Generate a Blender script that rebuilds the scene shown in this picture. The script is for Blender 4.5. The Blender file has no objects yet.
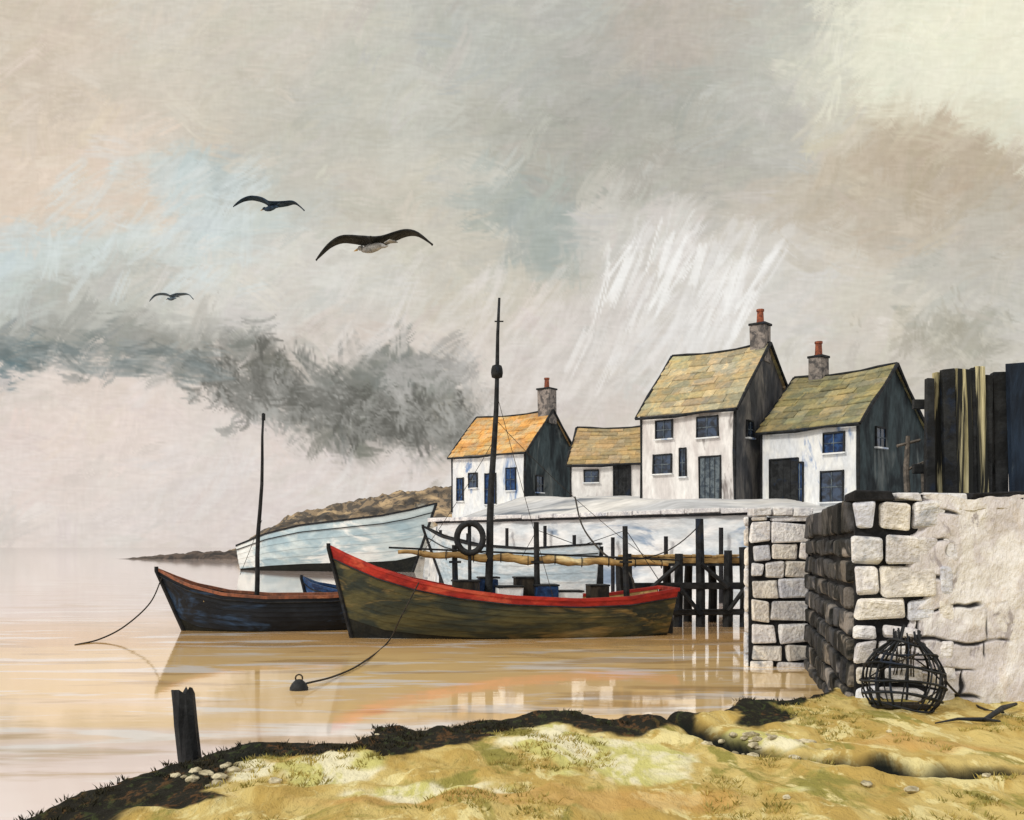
import bpy, math, random
import numpy as np
from mathutils import Vector, Matrix
random.seed(7)
R=random.Random(11)
H=2.4; F=1000.0; HZ=547.0
def W(px,py,Y): return Vector(((px-512)/F*Y, Y, H-(py-HZ)/F*Y))
def G(px,py,z=0.0):
    Y=(H-z)*F/(py-HZ); return Vector(((px-512)/F*Y,Y,z))
sc=bpy.context.scene
sc.view_settings.view_transform='Standard'; sc.view_settings.look='None'; sc.view_settings.exposure=0
# ---------------------------------------------------------------- camera
cam=bpy.data.cameras.new("camera"); co=bpy.data.objects.new("camera",cam); sc.collection.objects.link(co)
co.location=(0,0,H); co.rotation_euler=(math.radians(90),0,0)
cam.sensor_width=36; cam.lens=36*F/1024; cam.shift_y=137/1024; cam.clip_end=20000; cam.clip_start=0.1
sc.camera=co
def S(r,g,b):
    f=lambda c:(c/255/12.92 if c/255<=0.04045 else ((c/255+0.055)/1.055)**2.4)
    return (f(r),f(g),f(b),1)
# ---------------------------------------------------------------- node helper
class NT:
    def __init__(s,nt): s.nt=nt; s.l=nt.links
    def n(s,t,**kw):
        nd=s.nt.nodes.new(t)
        for k,v in kw.items(): setattr(nd,k,v)
        return nd
    def set(s,sock,v):
        if isinstance(v,bpy.types.NodeSocket): s.l.new(v,sock)
        else: sock.default_value=v
    def math(s,op,a,b=0.0,c=None,clamp=False):
        nd=s.n('ShaderNodeMath',operation=op,use_clamp=clamp); s.set(nd.inputs[0],a); s.set(nd.inputs[1],b)
        if c is not None: s.set(nd.inputs[2],c)
        return nd.outputs[0]
    def mapr(s,v,a,b,c=0.0,d=1.0,smooth=True):
        nd=s.n('ShaderNodeMapRange',interpolation_type='SMOOTHSTEP' if smooth else 'LINEAR')
        s.set(nd.inputs[0],v)
        for i,x in enumerate((a,b,c,d)): nd.inputs[i+1].default_value=x
        return nd.outputs[0]
    def mix(s,f,a,b,mode='MIX'):
        nd=s.n('ShaderNodeMix',data_type='RGBA',blend_type=mode)
        s.set(nd.inputs[0],f); s.set(nd.inputs[6],a); s.set(nd.inputs[7],b); return nd.outputs[2]
    def mapping(s,v,loc=(0,0,0),rot=(0,0,0),scale=(1,1,1),t='POINT'):
        nd=s.n('ShaderNodeMapping',vector_type=t); s.l.new(v,nd.inputs[0])
        nd.inputs[1].default_value=loc; nd.inputs[2].default_value=rot; nd.inputs[3].default_value=scale
        return nd.outputs[0]
    def noise(s,v,scale,detail=4,rough=0.55,dist=0.0):
        nd=s.n('ShaderNodeTexNoise'); s.l.new(v,nd.inputs['Vector']); nd.inputs['Scale'].default_value=scale
        nd.inputs['Detail'].default_value=detail; nd.inputs['Roughness'].default_value=rough; nd.inputs['Distortion'].default_value=dist
        return nd
def brushmat(name,c1,c2,c3=None,scale=2.0,stretch=(1,1,1),rot=(0,0,0),rough=0.8,bump=0.3,bscale=None,fine=0.25,t3=(0.55,0.7),attr=None,spec=0.2):
    m=bpy.data.materials.new(name); m.use_nodes=True; k=NT(m.node_tree); b=m.node_tree.nodes['Principled BSDF']
    tc=k.n('ShaderNodeTexCoord').outputs['Object']
    v=k.mapping(tc,rot=rot,scale=stretch)
    n1=k.noise(v,scale,3,0.6,0.6).outputs[0]
    col=k.mix(k.mapr(n1,0.38,0.62),c1,c2)
    if c3:
        v2=k.mapping(tc,loc=(13.1,4.7,9.2),rot=rot,scale=stretch)
        n2=k.noise(v2,scale*0.6,4,0.65,0.8).outputs[0]
        col=k.mix(k.mapr(n2,t3[0],t3[1]),col,c3)
    n3=k.noise(v,(bscale or scale*5),3,0.6,0.0).outputs[0]
    g=k.mapr(n3,0.25,0.75,1-fine,1+fine,False)
    mu=k.n('ShaderNodeVectorMath',operation='SCALE'); k.l.new(col,mu.inputs[0]); k.l.new(g,mu.inputs['Scale'])
    col=mu.outputs[0]
    if attr:
        a=k.n('ShaderNodeAttribute',attribute_name=attr)
        mm=k.n('ShaderNodeVectorMath',operation='MULTIPLY'); k.l.new(col,mm.inputs[0]); k.l.new(a.outputs['Color'],mm.inputs[1]); col=mm.outputs[0]
    k.l.new(col,b.inputs['Base Color']); b.inputs['Roughness'].default_value=rough; b.inputs['Specular IOR Level'].default_value=spec
    bp=k.n('ShaderNodeBump'); bp.inputs['Strength'].default_value=bump; bp.inputs['Distance'].default_value=0.05
    k.l.new(n3,bp.inputs['Height']); k.l.new(bp.outputs[0],b.inputs['Normal'])
    return m
# ---------------------------------------------------------------- mesh builder
def empty(name,loc):
    e=bpy.data.objects.new(name,None); e.location=loc; e.empty_display_size=0.3; sc.collection.objects.link(e); return e
def par(o,e):
    o.parent=e; o.matrix_parent_inverse=Matrix.Translation(-Vector(e.location))
class MB:
    def __init__(s): s.v=[]; s.f=[]; s.m=[]; s.c=[]
    def add(s,vs,fs,m=0,c=None):
        o=len(s.v); s.v+= [tuple(x) for x in vs]
        for f in fs: s.f.append([i+o for i in f]); s.m.append(m); s.c.append(c or (1,1,1))
    def hexa(s,p,m=0,c=None):
        s.add(p,[(0,3,2,1),(4,5,6,7),(0,1,5,4),(1,2,6,5),(2,3,7,6),(3,0,4,7)],m,c)
    def box(s,c,ax,ay,az,m=0,col=None,j=0):
        c=Vector(c);ax=Vector(ax);ay=Vector(ay);az=Vector(az)
        p=[c-ax-ay-az,c+ax-ay-az,c+ax+ay-az,c-ax+ay-az,c-ax-ay+az,c+ax-ay+az,c+ax+ay+az,c-ax+ay+az]
        if j: p=[q+Vector((R.uniform(-j,j),R.uniform(-j,j),R.uniform(-j,j))) for q in p]
        s.hexa(p,m,col)
    def tube(s,pts,r,n=8,m=0,cap=True):
        pts=[Vector(p) for p in pts]; rr=r if isinstance(r,(list,tuple)) else [r]*len(pts)
        o=len(s.v); prev=None
        for i,p in enumerate(pts):
            t=(pts[min(i+1,len(pts)-1)]-pts[max(i-1,0)]).normalized()
            if prev is None:
                u=t.cross(Vector((0,0,1)))
                if u.length<0.1: u=t.cross(Vector((1,0,0)))
            else: u=prev-t*prev.dot(t)
            u.normalize(); prev=u; w=t.cross(u)
            for q in range(n):
                a=2*math.pi*q/n; s.v.append(tuple(p+(u*math.cos(a)+w*math.sin(a))*rr[i]))
        for i in range(len(pts)-1):
            for q in range(n):
                s.f.append([o+i*n+q,o+i*n+(q+1)%n,o+(i+1)*n+(q+1)%n,o+(i+1)*n+q]); s.m.append(m); s.c.append((1,1,1))
        if cap:
            s.f.append([o+q for q in range(n)][::-1]); s.m.append(m); s.c.append((1,1,1))
            e=o+(len(pts)-1)*n; s.f.append([e+q for q in range(n)]); s.m.append(m); s.c.append((1,1,1))
    def build(s,name,mats,parent=None,smooth=False,bevel=0,solid=0):
        me=bpy.data.meshes.new(name); me.from_pydata(s.v,[],s.f); me.update()
        for mt in mats: me.materials.append(mt)
        me.polygons.foreach_set('material_index',s.m)
        ca=me.color_attributes.new('tint','FLOAT_COLOR','CORNER'); arr=[]
        for f,c in zip(s.f,s.c): arr+= [c[0],c[1],c[2],1]*len(f)
        ca.data.foreach_set('color',arr)
        if smooth: me.polygons.foreach_set('use_smooth',[True]*len(s.f))
        o=bpy.data.objects.new(name,me); sc.collection.objects.link(o)
        if solid:
            md=o.modifiers.new('s','SOLIDIFY'); md.thickness=solid; md.offset=0
        if bevel:
            md=o.modifiers.new('b','BEVEL'); md.width=bevel; md.segments=2; md.limit_method='ANGLE'
        if parent: par(o,parent)
        return o
# numpy value noise
def vn(x,y,seed=0):
    x=np.asarray(x,float)+np.zeros_like(np.asarray(y,float)); y=np.asarray(y,float)+np.zeros_like(x)
    xi=np.floor(x).astype(np.int64); yi=np.floor(y).astype(np.int64); fx=x-xi; fy=y-yi
    fx=fx*fx*(3-2*fx); fy=fy*fy*(3-2*fy)
    def h(a,b):
        n=(a*374761393+b*668265263+seed*1442695041)&0xffffffff
        n=((n^(n>>13))*1274126177)&0xffffffff
        return ((n^(n>>16))&0xffff)/65535.0
    return (h(xi,yi)*(1-fx)+h(xi+1,yi)*fx)*(1-fy)+(h(xi,yi+1)*(1-fx)+h(xi+1,yi+1)*fx)*fy
def fbm(x,y,o=4,seed=0):
    r=0;a=0.5
    for i in range(o): r=r+a*(vn(x*2**i,y*2**i,seed+i)-0.5)*2; a*=0.5
    return r
def sstep(x,a,b):
    t=np.clip((x-a)/(b-a),0,1); return t*t*(3-2*t)
def segdist(X,Y,poly,closed=False):
    d=np.full(X.shape,1e9); n=len(poly)
    for i in range(n if closed else n-1):
        ax,ay=poly[i];bx,by=poly[(i+1)%n]; dx,dy=bx-ax,by-ay; t=np.clip(((X-ax)*dx+(Y-ay)*dy)/(dx*dx+dy*dy),0,1)
        d=np.minimum(d,np.hypot(X-ax-t*dx,Y-ay-t*dy))
    return d
def inside(X,Y,poly):
    r=np.zeros(X.shape,bool); n=len(poly)
    for i in range(n):
        ax,ay=poly[i];bx,by=poly[(i+1)%n]
        if ay==by: continue
        c=((ay>Y)!=(by>Y))&(X<(bx-ax)*(Y-ay)/(by-ay)+ax); r^=c
    return r
def gridmesh(name,X,Y,Z,mat,attrs={},smooth=True,color=None):
    ny,nx=X.shape; me=bpy.data.meshes.new(name)
    v=np.stack([X,Y,Z],-1).reshape(-1,3); i=np.arange(nx*ny).reshape(ny,nx)
    f=np.stack([i[:-1,:-1],i[:-1,1:],i[1:,1:],i[1:,:-1]],-1).reshape(-1,4)
    me.vertices.add(len(v)); me.vertices.foreach_set('co',v.ravel())
    me.loops.add(f.size); me.loops.foreach_set('vertex_index',f.ravel().astype(np.int32))
    me.polygons.add(len(f)); me.polygons.foreach_set('loop_start',np.arange(0,f.size,4,dtype=np.int32))
    me.update(calc_edges=True); me.validate()
    me.polygons.foreach_set('use_smooth',[smooth]*len(f))
    for k,a in attrs.items():
        at=me.attributes.new(k,'FLOAT','POINT'); at.data.foreach_set('value',a.ravel().astype(np.float32))
    if color is not None:
        ca=me.color_attributes.new('paint','FLOAT_COLOR','POINT'); c4=np.ones((nx*ny,4),np.float32); c4[:,:3]=color.reshape(-1,3); ca.data.foreach_set('color',c4.ravel())
    me.materials.append(mat); o=bpy.data.objects.new(name,me); sc.collection.objects.link(o); return o
# ---------------------------------------------------------------- world light
w=bpy.data.worlds.new("World"); sc.world=w; w.use_nodes=True; k=NT(w.node_tree); w.node_tree.nodes.clear()
SUN=Vector((-0.72,-0.50,0.62)).normalized()
sky=k.n('ShaderNodeTexSky',sky_type='NISHITA'); sky.sun_disc=False; sky.sun_elevation=math.asin(SUN.z); sky.sun_rotation=math.atan2(SUN.x,SUN.y)%(2*math.pi)
bg1=k.n('ShaderNodeBackground'); k.l.new(sky.outputs[0],bg1.inputs[0]); bg1.inputs[1].default_value=0.10
bg2=k.n('ShaderNodeBackground'); bg2.inputs[0].default_value=S(214,210,205); bg2.inputs[1].default_value=1.45
mx=k.n('ShaderNodeMixShader'); mx.inputs[0].default_value=0.9; k.l.new(bg1.outputs[0],mx.inputs[1]); k.l.new(bg2.outputs[0],mx.inputs[2])
out=k.n('ShaderNodeOutputWorld'); k.l.new(mx.outputs[0],out.inputs[0])
sl=bpy.data.lights.new("sun",'SUN'); sl.energy=1.5; sl.angle=math.radians(10); sl.color=(1,0.95,0.86)
so=bpy.data.objects.new("sun",sl); so.rotation_euler=(-SUN).to_track_quat('-Z','Y').to_euler(); so.location=(-20,-20,30); sc.collection.objects.link(so)
# ---------------------------------------------------------------- cloudy sky (northern half of the sky dome)
def skydome():
    us=np.concatenate([np.linspace(-2600,-110,40)[:-1],np.arange(-110,1136,1.7),np.linspace(1136,3600,40)[1:]])
    vs=np.concatenate([np.linspace(-1500,-110,26)[:-1],np.arange(-110,562,1.7),[600,640]])
    U,V=np.meshgrid(us,vs)
    rng=random.Random(5)
    wu=U+70*fbm(U/170,V/140,3,1)+30*fbm(U/45,V/40,3,11)+18*fbm(U/13,V/12,2,15)
    wv=V+55*fbm(U/170,V/140,3,51)+24*fbm(U/45,V/40,3,61)+15*fbm(U/13,V/12,2,65)
    base=lambda c:np.array(c)/255.
    t=sstep(V,-100,547)[...,None]; C=base((205,201,188))*(1-t)+base((218,208,200))*t
    blobs=[(120,60,260,150,0,(214,203,187),.9),(70,180,240,70,0,(224,207,189),.85),(30,60,90,60,0,(210,196,178),.6),
     (340,40,180,90,0,(208,204,192),.7),(330,130,120,60,20,(212,200,182),.6),
     (60,265,150,50,8,(204,213,209),.9),(215,205,80,55,30,(206,217,216),.95),(245,165,24,24,30,(176,200,210),.8),(10,230,60,30,0,(205,214,212),.8),
     (420,160,190,130,0,(193,192,182),.8),(560,60,190,110,0,(184,185,178),.8),(700,90,170,120,0,(186,185,176),.8),
     (430,230,110,70,30,(208,201,186),.7),(450,110,120,60,30,(206,203,190),.6),
     (520,205,60,45,0,(160,170,166),.75),(620,160,150,50,20,(170,168,158),.6),
     (640,75,70,50,0,(172,171,163),.7),(690,40,60,50,0,(196,182,168),.5),
     (950,60,150,110,0,(228,226,206),1.0),(980,20,90,60,0,(238,235,212),.85),(890,160,90,50,-20,(205,194,172),.6),
     (960,190,110,50,10,(184,169,148),.8),(840,235,110,38,0,(188,176,156),.7),(1000,290,90,80,0,(196,194,184),.8),
     (850,320,110,60,0,(206,201,187),.6),(965,335,60,40,0,(160,157,142),.6),
     (30,320,150,40,0,(178,181,175),.6),(20,350,70,14,5,(104,122,126),.95),(110,300,80,30,15,(182,182,174),.8),(100,348,110,22,10,(150,151,144),.75),
     (190,368,80,18,8,(144,144,137),.8),(240,388,40,14,8,(116,117,110),.8),(305,402,70,24,18,(106,108,102),.95),(400,395,72,34,-10,(130,132,126),.95),(400,420,70,28,0,(114,116,110),.85),
     (445,445,70,26,0,(146,144,135),.85),(350,432,70,20,25,(124,124,116),.9),(475,400,50,25,0,(164,161,152),.6),
     (240,290,140,34,-10,(215,212,203),.85),(120,470,200,60,0,(225,215,208),.85),(290,500,150,34,0,(220,210,204),.8),(250,330,90,18,-15,(208,205,197),.8),
     (30,430,120,50,0,(230,215,205),.7),(560,400,70,50,0,(202,193,184),.6),
     (640,290,60,100,-25,(208,205,198),.7),(720,300,90,80,-25,(214,210,203),.8),(590,330,80,60,-30,(209,203,196),.7),
     (880,400,100,45,0,(198,192,180),.6)]
    for px,py,rx,ry,rot,c,st in blobs:
        a=math.radians(rot); du=(wu-px); dv=(wv-py); x=(du*math.cos(a)+dv*math.sin(a))/(rx*1.4); y=(-du*math.sin(a)+dv*math.cos(a))/(ry*1.4)
        f=(sstep(1-np.hypot(x,y),0,.5)*st)[...,None]; C=C*(1-f)+base(c)*f
    C0=C.copy()
    def stroke(px,py,L,wd,ang,col,alpha,bl=22.,curve=0.):
        m=L+wd+4; i0,i1=np.searchsorted(us,[px-m,px+m]); j0,j1=np.searchsorted(vs,[py-m,py+m])
        if i1-i0<2 or j1-j0<2: return
        u=U[j0:j1,i0:i1]-px; v=V[j0:j1,i0:i1]-py; ca,sa=math.cos(ang),math.sin(ang)
        s=u*ca-v*sa; q=u*sa+v*ca+curve*s*s/L
        sd=rng.randint(0,99999); br=vn(q/1.9+sd,s/bl,sd%97)
        edge=sstep(1-abs(q)/wd,0,.3)*sstep(1-(abs(s)+8*(vn(q/2.,q*0+sd,3)-.5)*2)/L,0,.25)
        al=(edge*sstep(br,.22,.55)*alpha)[...,None]
        sh=((br-.5)*.04)[...,None]; sub=C[j0:j1,i0:i1]
        C[j0:j1,i0:i1]=sub*(1-al)+(np.array(col)+sh)*al
    def at(px,py):
        i=min(max(np.searchsorted(us,px),0),len(us)-1); j=min(max(np.searchsorted(vs,py),0),len(vs)-1); return C0[j,i]
    for n in range(5200):
        px=rng.uniform(-130,1150); py=rng.uniform(-130,560); c=at(px+rng.uniform(-24,24),py+rng.uniform(-16,16)); j=rng.gauss(0,.018)
        ang=math.radians(rng.gauss(48,20)) if rng.random()<.6 else math.radians(rng.gauss(0,18))
        if py>440: ang=math.radians(rng.gauss(20,25))
        if 330<py<460 and 180<px<500: ang=rng.uniform(0,3.1)
        stroke(px,py,rng.uniform(12,34),rng.uniform(6,14),ang,c+np.array([j+rng.gauss(0,.006),j,j+rng.gauss(0,.006)]),rng.uniform(.3,.8),rng.uniform(14,30),rng.uniform(-.2,.2))
    for n in range(420):
        tt=rng.random(); px=215+260*tt+rng.gauss(0,12); py=382+50*tt**.8+rng.gauss(0,14); g=rng.choice([.36,.41,.46,.52,.58,.66]); s_=rng.uniform(4,10)
        stroke(px,py,s_*1.2,s_,rng.uniform(0,3.1),np.array([g+.012,g+.008,g-.015]),rng.uniform(.3,.75),6,rng.uniform(-.5,.5))
    for n in range(70):
        px=rng.uniform(385,470); py=rng.gauss(374,10); g=rng.choice([.66,.7,.74,.6]); s_=rng.uniform(4,9); stroke(px,py,s_*1.2,s_,rng.uniform(0,3.1),np.array([g+.01,g,g-.02]),rng.uniform(.3,.6),6)
    for n in range(90):
        px=rng.uniform(-60,230); py=350+.08*px+rng.gauss(0,8); g=rng.choice([.44,.52,.6]); stroke(px,py,rng.uniform(8,22),rng.uniform(3,8),rng.gauss(-0.1,.25),np.array([g-.02,g+.01,g+.005]),.4)
    for n in range(60):
        px=rng.gauss(955,40); py=rng.gauss(335,24); g=rng.choice([.62,.68,.8]); stroke(px,py,rng.uniform(4,12),rng.uniform(3,8),rng.uniform(0,3),np.array([g+.02,g,g-.06]),.35,9)
    for n in range(54):
        px=rng.gauss(678,46); py=rng.uniform(230,385)
        stroke(px,py,rng.uniform(14,38),rng.uniform(5,11),math.radians(rng.gauss(62,8)),np.array([.915,.905,.89])+rng.gauss(0,.02),rng.uniform(.25,.65),34,0)
    for n in range(26):
        px=600+n*6.2+rng.gauss(0,6); py=260+abs(n-8)*2+rng.gauss(0,14)
        stroke(px,py,rng.uniform(18,44),rng.uniform(2.5,5.5),math.radians(rng.gauss(65,6)),np.array([.95,.945,.93]),rng.uniform(.5,.85),40,0)
    for n in range(60):
        px=rng.uniform(470,640); py=rng.uniform(280,420); stroke(px,py,rng.uniform(16,40),rng.uniform(4,9),math.radians(rng.gauss(58,10)),np.array([.89,.865,.84]),rng.uniform(.2,.45),30)
    for n in range(90):
        px=rng.uniform(150,520); py=rng.choice([rng.uniform(260,345),rng.uniform(460,510)]); stroke(px,py,rng.uniform(12,32),rng.uniform(4,9),math.radians(rng.gauss(50,14)),np.array([.89,.87,.85]),rng.uniform(.12,.4),30)
    for n in range(50):
        px=rng.uniform(60,260); py=rng.uniform(170,290); stroke(px,py,rng.uniform(12,32),rng.uniform(4,9),math.radians(rng.gauss(40,14)),np.array([.84,.87,.865]),rng.uniform(.2,.5),30)
    for n in range(70):
        px=rng.uniform(820,1050); py=rng.uniform(-20,110); stroke(px,py,rng.uniform(14,36),rng.uniform(5,12),rng.uniform(0,1.5),np.array([.925,.915,.835]),rng.uniform(.2,.5),30)
    gr=(vn(U/9,V/1.9,7)-.5)*.032+(vn(U/2.1,V/8,9)-.5)*.020; C=C+gr[...,None]
    far=(np.clip(np.maximum(np.maximum(-U-200,U-1224),-V-200)/900,0,1))[...,None]; C=C*(1-far)+base((214,210,202))*far
    C=np.clip(C,0,1); lin=np.where(C<=.04045,C/12.92,((C+.055)/1.055)**2.4)
    x=(U-512)/F; z=(HZ-V)/F; r=6000/np.sqrt(x*x+1+z*z)
    m=bpy.data.materials.new('cloudy_sky'); m.use_nodes=True; k=NT(m.node_tree); m.node_tree.nodes.clear()
    a=k.n('ShaderNodeAttribute',attribute_name='paint'); e=k.n('ShaderNodeEmission'); k.l.new(a.outputs['Color'],e.inputs[0]); o=k.n('ShaderNodeOutputMaterial'); k.l.new(e.outputs[0],o.inputs[0])
    m.cycles.emission_sampling='NONE'
    gridmesh('sky',x*r,r,z*r+H,m,color=lin)
skydome()
# ---------------------------------------------------------------- materials
BLACK=brushmat('tarred',S(24,26,28),S(44,46,48),S(30,40,56),scale=3,rough=0.6)
DTIM=brushmat('dark_timber',S(30,28,26),S(62,56,48),S(28,36,52),scale=3,stretch=(1,1,0.3),rough=0.75)
WHITE=brushmat('whitewash',S(240,241,239),S(224,228,232),S(128,154,194),scale=1.3,stretch=(1,1,0.4),t3=(0.55,0.68),bump=0.7,fine=0.14)
WHITE2=brushmat('whitewash_b',S(240,238,235),S(218,213,210),S(132,124,122),scale=1.1,stretch=(1,1,0.35),t3=(0.55,0.68),bump=0.7,fine=0.16)
GABD=brushmat('shade_gable_dark',S(72,82,84),S(50,60,64),S(96,98,94),scale=1.0,stretch=(1,1,0.4),bump=0.5,rough=0.85)  # shade of the right-hand gable end painted into the wall colour
GABT=brushmat('shade_gable_teal',S(66,78,82),S(38,44,48),S(104,110,110),scale=1.0,stretch=(1,1,0.4),bump=0.7,rough=0.85,fine=.35)  # gable shade again, put into a darker blue-grey wall colour
GABG=brushmat('shade_gable_grey',S(128,124,120),S(72,74,78),S(50,58,66),scale=0.9,stretch=(1,1,0.4),bump=0.7,rough=0.85,fine=.35)  # grey wall tone with the gable's shade painted in
ROOFO=brushmat('orange_tile',S(222,168,100),S(206,180,136),S(160,122,78),scale=1.2,attr='tint',bump=0.6)
ROOFS=brushmat('tan_tile',S(190,164,120),S(170,156,126),S(150,128,92),scale=1.2,attr='tint',bump=0.6)
ROOFY=brushmat('lichen_tile',S(200,180,138),S(168,164,140),S(214,192,148),scale=1.2,attr='tint',bump=0.6)
ROOFG=brushmat('olive_tile',S(160,150,110),S(130,130,106),S(180,164,116),scale=1.2,attr='tint',bump=0.6)
POT=brushmat('terracotta',S(160,92,66),S(112,68,56),scale=5)
CHIM=brushmat('chimney_stone',S(150,142,136),S(86,84,84),scale=3)
GLASS=brushmat('window_glass',S(24,30,40),S(58,74,98),scale=2,rough=0.15,bump=0.05,spec=0.5)
BLUE=brushmat('blue_paint',S(40,72,118),S(26,44,76),S(84,116,156),scale=3,rough=0.5)
SLATE=brushmat('door_slate',S(108,118,124),S(66,76,86),scale=3)
RED=brushmat('red_paint',S(172,50,40),S(136,38,36),S(190,84,62),scale=3,stretch=(0.4,1,1),rough=0.55,fine=0.25)
HULLO=brushmat('olive_hull',S(82,80,54),S(44,52,48),S(132,114,72),scale=2,stretch=(0.25,1,1.3),rough=0.5,fine=0.28,t3=(.53,.66))
HULLB=brushmat('black_hull',S(34,40,48),S(22,28,36),S(54,78,108),scale=2,stretch=(0.3,1,1.2),rough=0.5)
ANTI=brushmat('antifoul',S(22,26,26),S(34,36,32),scale=3,rough=0.5)
BROWN=brushmat('brown_rail',S(150,94,70),S(110,74,60),S(176,120,90),scale=4,rough=0.6)
OCHRE=brushmat('ochre_wood',S(196,164,108),S(150,122,80),S(222,206,160),scale=3,stretch=(0.4,1,1),fine=0.3)
ROPE=brushmat('rope',S(40,38,36),S(64,58,50),scale=20)
STONE=brushmat('quay_stone',S(242,241,240),S(214,213,216),S(158,165,178),scale=3.2,attr='tint',bump=0.9,bscale=14,fine=0.22,t3=(0.55,0.75))
STDARK=brushmat('dark_shade_stone',S(84,84,86),S(36,38,38),S(150,144,138),scale=1.6,attr='tint',bump=0.9,bscale=14,t3=(0.54,0.64))  # dark stone colour carries the shade of the quay's return face
MORTAR=brushmat('dark_mortar',S(26,27,30),S(42,42,45),scale=6)
SEAW=brushmat('seawall_render',S(232,234,235),S(206,214,220),S(138,158,182),scale=0.6,stretch=(0.5,0.5,1.6),bump=0.8,bscale=4,fine=0.14,t3=(0.55,0.70))
PALEB=brushmat('pale_blue_paint',S(212,221,225),S(176,196,208),S(236,240,238),scale=2,stretch=(0.3,1,1),rough=0.5)
PALEH=brushmat('weathered_pale_hull',S(204,218,220),S(166,190,200),S(234,239,237),scale=.45,stretch=(0.4,1,1.3),rough=0.6,t3=(.5,.6),fine=.15)
# ---------------------------------------------------------------- sea
def sea():
    m=bpy.data.materials.new('sea_water'); m.use_nodes=True; k=NT(m.node_tree); b=m.node_tree.nodes['Principled BSDF']
    tc=k.n('ShaderNodeTexCoord').outputs['Object']
    sp=k.n('ShaderNodeSeparateXYZ'); k.l.new(tc,sp.inputs[0])
    n=k.noise(k.mapping(tc,scale=(0.10,0.5,1)),1.0,4,0.6,0.5).outputs[0]
    y=k.math('ADD',sp.outputs[1],k.math('MULTIPLY',k.math('SUBTRACT',n,0.5),10.0))
    c=k.mix(k.mapr(y,11,16),S(246,226,218),S(248,212,150))
    c=k.mix(k.mapr(y,21,26),c,S(230,184,120))
    c=k.mix(k.mapr(y,27,38),c,S(228,208,200))
    c=k.mix(k.mapr(y,80,400),c,S(214,200,196))
    n2=k.noise(k.mapping(tc,loc=(4,9,0),scale=(0.25,0.9,1)),1.0,4,0.65,0.3).outputs[0]
    c=k.mix(k.mapr(n2,0.52,0.62,0,0.85),c,S(252,246,240))
    n4=k.noise(k.mapping(tc,loc=(14,2,0),scale=(0.2,0.7,1)),1.0,4,0.6,0.3).outputs[0]
    c=k.mix(k.mapr(n4,0.53,0.63,0,0.7),c,S(196,160,108))
    k.l.new(c,b.inputs['Base Color']); b.inputs['Roughness'].default_value=0.05; b.inputs['IOR'].default_value=1.8
    n3=k.noise(k.mapping(tc,scale=(0.5,1.6,1)),1.3,2,0.5,0.0).outputs[0]
    bp=k.n('ShaderNodeBump'); bp.inputs['Strength'].default_value=0.10; bp.inputs['Distance'].default_value=0.02
    k.l.new(n3,bp.inputs['Height']); k.l.new(bp.outputs[0],b.inputs['Normal'])
    mb=MB(); mb.add([(-9000,-3000,0),(9000,-3000,0),(9000,9000,0),(-9000,9000,0)],[(0,1,2,3)]); mb.build('sea_water',[m])
sea()
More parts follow.
